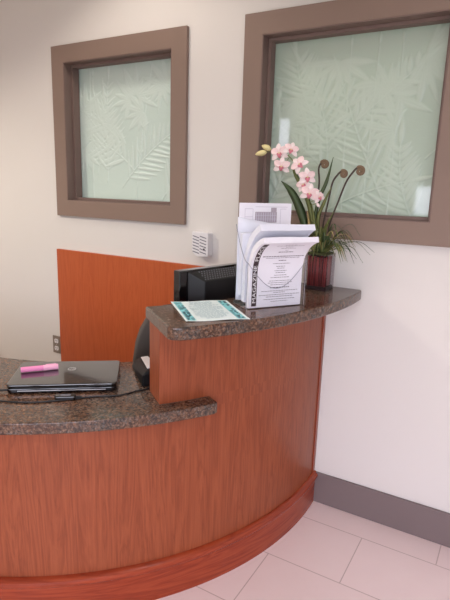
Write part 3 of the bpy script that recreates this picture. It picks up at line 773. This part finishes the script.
# ------------------------------------------------------------------ artificial orchid, fern coils and grass
def strap(path, widths, side, fold=.25):
    """leaf blade along a path; side = width direction; shallow V section with thickness"""
    P = smoothpath(path, 5); n = len(P); bm = bmesh.new(); rows = []
    side = Vector(side).normalized()
    for i, p in enumerate(P):
        t_ = (P[min(i + 1, n - 1)] - P[max(i - 1, 0)]).normalized(); s_ = (side - t_ * side.dot(t_)).normalized(); nn = t_.cross(s_)
        x = i / (n - 1) * (len(widths) - 1); k = min(int(x), len(widths) - 2); w = widths[k] + (widths[k + 1] - widths[k]) * (x - k)
        rows.append([bm.verts.new(p - s_ * w + nn * w * fold), bm.verts.new(p - nn * .0006), bm.verts.new(p + s_ * w + nn * w * fold), bm.verts.new(p + nn * .0006)])
    for a_, b_ in zip(rows, rows[1:]):
        for i in range(4): bm.faces.new((a_[i], a_[(i + 1) % 4], b_[(i + 1) % 4], b_[i]))
    bm.faces.new(rows[0][::-1]); bm.faces.new(rows[-1]); return bm
ZP = z1 + .003
CAMD = Vector((.33, -.94, .10)).normalized()
t = thing('orchid_spray', (-.035, -.10, ZP), 'pale pink orchid spray arching left out of the planter', 'flower')
spine = smoothpath([(-.040, -.10, ZP), (-.058, -.102, 1.298), (-.080, -.108, 1.42), (-.122, -.112, 1.525), (-.170, -.110, 1.606), (-.225, -.106, 1.640), (-.272, -.102, 1.642)], 8)
new('flower_stem', tube(bmesh.new(), spine, [.0032 - .0016 * i / len(spine) for i in range(len(spine))], 8), M['gstem'], t, smooth=True)
def petal(bm, c, fr, ang, L_, wd, cup=.25, mi=0):
    """one cupped petal from flower centre c; fr = (right, up, out)"""
    r_, u_, o_ = fr; dr = r_ * math.cos(ang) + u_ * math.sin(ang); sd = dr.cross(o_); n, m_ = 6, 4; g = []
    for i in range(n + 1):
        s_ = i / n; w = wd * math.sin(PI * (.08 + .86 * s_)) ** .8 * (1 if i < n else .35); row = []
        for j in range(m_ + 1):
            q = (j / m_ - .5) * 2
            row.append(c + dr * L_ * s_ + sd * w * q + o_ * (.004 + cup * L_ * s_ * (1 - s_) * 1.2 - .10 * L_ * s_ * s_ + .25 * w * q * q))
        g.append([bm.verts.new(v) for v in row])
    b = [[bm.verts.new(v.co - o_ * .0006) for v in row] for row in g]
    F = []
    for i in range(n):
        for j in range(m_):
            F.append(bm.faces.new((g[i][j], g[i + 1][j], g[i + 1][j + 1], g[i][j + 1]))); F.append(bm.faces.new((b[i][j], b[i][j + 1], b[i + 1][j + 1], b[i + 1][j])))
    for i in range(n): 
        F.append(bm.faces.new((g[i][0], b[i][0], b[i + 1][0], g[i + 1][0]))); F.append(bm.faces.new((g[i][m_], g[i + 1][m_], b[i + 1][m_], b[i][m_])))
    for j in range(m_): F.append(bm.faces.new((g[n][j], b[n][j], b[n][j + 1], g[n][j + 1])))
    for f in F: f.material_index = mi; f.smooth = True
def flower(c, out, roll, sc, near):
    sc *= 1.25
    c = Vector(c); out = Vector(out).normalized(); r_ = out.cross(Vector((0, 0, 1))).normalized() * -1; u_ = out.cross(r_); 
    if u_.z < 0: u_ = -u_
    r2 = r_ * math.cos(roll) + u_ * math.sin(roll); u2 = -r_ * math.sin(roll) + u_ * math.cos(roll)
    bm = bmesh.new()
    for k, a_ in enumerate((90, 210, 330)): petal(bm, c, (r2, u2, out), math.radians(a_), .034 * sc, .0095 * sc)
    for a_ in (28, 152): petal(bm, c + out * .001, (r2, u2, out), math.radians(a_), .033 * sc, .0125 * sc, mi=1)
    f = new('blossom', bm, [M['petal'], M['petal2']], t, uv=0)
    bm = bmesh.new()
    petal(bm, c + out * .004, (r2, u2, (out + u2 * .2).normalized()), math.radians(270), .018 * sc, .0070 * sc, .9)
    for a_ in (225, 315): petal(bm, c + out * .004, (r2, u2, out), math.radians(a_), .011 * sc, .005 * sc, 1.0)
    new('lip', bm, M['lip'], f, uv=0)
    bm = bmesh.new(); bmesh.ops.create_icosphere(bm, subdivisions=1, radius=.0035 * sc, matrix=Matrix.Translation(c + out * .011)); new('column', bm, M['cream'], f, smooth=True)
    nearp = min(spine, key=lambda q: (q - c).length)
    new('stalk', tube(bmesh.new(), smoothpath([nearp, (nearp + c) / 2 - Vector((0, 0, .003)), c + out * .002], 4), .0013, 6), M['gstem'], f, smooth=True)
for c, out, roll, sc in (((-.229, -.112, 1.633), (.15, -1, .1), .2, 1.0), ((-.178, -.112, 1.645), (.6, -1, .35), -.3, .85), ((-.213, -.118, 1.580), (.2, -1, -.15), -.1, .95),
        ((-.132, -.118, 1.585), (.1, -1, .3), .9, .95), ((-.095, -.122, 1.535), (.7, -1, .1), .1, .95), ((-.108, -.116, 1.505), (.0, -1, .1), .5, .85), ((-.078, -.124, 1.470), (.35, -1, .0), -.15, 1.0), ((-.040, -.118, 1.455), (.8, -.7, .25), .4, .7)):
    flower(c, out, roll, sc, None)
for a_, b_, r_ in (((-.296, -.100, 1.640), (-.352, -.100, 1.630), .0125), ((-.276, -.100, 1.650), (-.322, -.100, 1.668), .0125), ((-.045, -.120, 1.432), (-.030, -.122, 1.415), .007)):
    a_ = Vector(a_); b_ = Vector(b_); pr = [(0, .25), (.12, .62), (.3, .95), (.5, 1), (.72, .78), (.9, .42), (1, .08)]
    bd = new('bud', tube(bmesh.new(), [a_.lerp(b_, s_) for s_, q in pr], [r_ * q for s_, q in pr], 12), M['cream'] if r_ > .01 else M['petal'], t, smooth=True)
    nearp = min(spine, key=lambda q: (q - a_).length)
    new('stalk', tube(bmesh.new(), [nearp, a_.lerp(b_, .03)], .0015, 6), M['gstem'], bd)
for path, wd, mt in (([(-.050, -.100, ZP), (-.077, -.104, 1.284), (-.120, -.112, 1.40), (-.163, -.118, 1.475), (-.212, -.118, 1.519)], [.006, .014, .019, .015, .0015], 'leaf'),
        ([(-.040, -.104, ZP), (-.055, -.108, 1.32), (-.088, -.112, 1.44), (-.150, -.112, 1.545), (-.168, -.112, 1.585)], [.006, .010, .010, .008, .001], 'leaf2'),
        ([(-.030, -.104, ZP), (-.052, -.106, 1.36), (-.040, -.108, 1.45), (-.014, -.108, 1.52), (.008, -.108, 1.618)], [.004, .007, .008, .007, .001], 'leaf'),
        ([(-.022, -.104, ZP), (-.040, -.106, 1.36), (-.020, -.108, 1.43), (.010, -.112, 1.50)], [.004, .008, .007, .001], 'leaf2'),
        ([(-.045, -.115, ZP), (-.070, -.118, 1.33), (-.085, -.118, 1.40)], [.004, .007, .001], 'straw'),
        ([(-.030, -.115, ZP), (-.045, -.118, 1.33), (-.068, -.118, 1.43)], [.004, .009, .001], 'leaf2'),
        ([(-.020, -.112, ZP), (-.005, -.118, 1.32), (.030, -.120, 1.40)], [.004, .008, .001], 'leaf2')):
    new('leaf', strap(path, wd, (1, .25, .15)), M[mt], t, smooth=True)
# curled fern stems
def fiddle(path, rc, side, label, turns=1.6):
    path = smoothpath(path, 7); end = path[-1]; d_ = (path[-1] - path[-2]).normalized(); nrm = Vector((.3, -1, 0)).normalized()
    d_ = (d_ - nrm * d_.dot(nrm)).normalized(); inw = nrm.cross(d_) * side; c = end + inw * rc; sp = []
    for k in range(1, 31):
        th = k / 30 * turns * 2 * PI; rr = rc * (1 - .92 * k / 30); sp.append(c + (-inw * math.cos(th) + d_ * math.sin(th)) * rr)
    t = thing('fern_coil', tuple(path[0]), label, 'fern', 'curled fern stems in the planter')
    new('stem', tube(bmesh.new(), path, [.0036 + (.0005 * i / len(path)) for i in range(len(path))], 8), M['stem'], t, smooth=True)
    new('coil', tube(bmesh.new(), [path[-1]] + sp, [.0042] + [.0072 - .0012 * k / 30 for k in range(30)], 8), M['coil'], t, smooth=True)
fiddle([(-.032, -.085, ZP), (-.058, -.09, 1.32), (-.052, -.095, 1.445), (-.050, -.095, 1.52), (-.056, -.095, 1.570), (-.049, -.095, 1.594)], .0165, -1, 'curled brown fern stem nearest the blossoms, left of three')
fiddle([(-.012, -.085, ZP), (-.022, -.09, 1.33), (-.004, -.095, 1.446), (.008, -.095, 1.517), (.028, -.095, 1.550), (.040, -.095, 1.562)], .0145, -1, 'shortest curled brown fern stem, middle of three')
fiddle([(.004, -.085, ZP), (.006, -.09, 1.34), (.040, -.095, 1.448), (.066, -.095, 1.523), (.092, -.095, 1.563), (.104, -.095, 1.576)], .0175, -1, 'longest curled brown fern stem leaning right, right of three')
# grass tuft
t = thing('grass_tuft', (-.015, -.10, ZP), 'tuft of thin olive and straw coloured grass spilling over the planter rim', 'grass')
rnd = random.Random(21)
for k in range(92):
    a_ = rnd.uniform(0, 2 * PI); 
    if math.sin(a_) > .3: a_ = -a_
    L_ = rnd.uniform(.08, .175); el = rnd.uniform(.25, 1.25); c, s_ = math.cos(a_), math.sin(a_) * .55
    b0 = Vector((-.012 + .030 * c * rnd.random(), -.100 + .03 * s_, ZP)); rise = L_ * math.sin(el); run = L_ * math.cos(el) + .025
    drop = rnd.uniform(.2, .9) * run * .6
    path = [b0, b0 + Vector((c * run * .3, s_ * run * .3, rise * .6)), b0 + Vector((c * run * .7, s_ * run * .7, rise * .85)), b0 + Vector((c * run * 1.05, s_ * run * 1.05, rise * .85 - drop))]
    for q in path[1:]: q.y = min(q.y, -.025)
    new('blade', strap(path, [.0024, .0042, .0034, .0005], (-s_, c, .1)), M[rnd.choice(('leaf', 'leaf2', 'leaf', 'straw', 'leaf2', 'leaf'))], t)
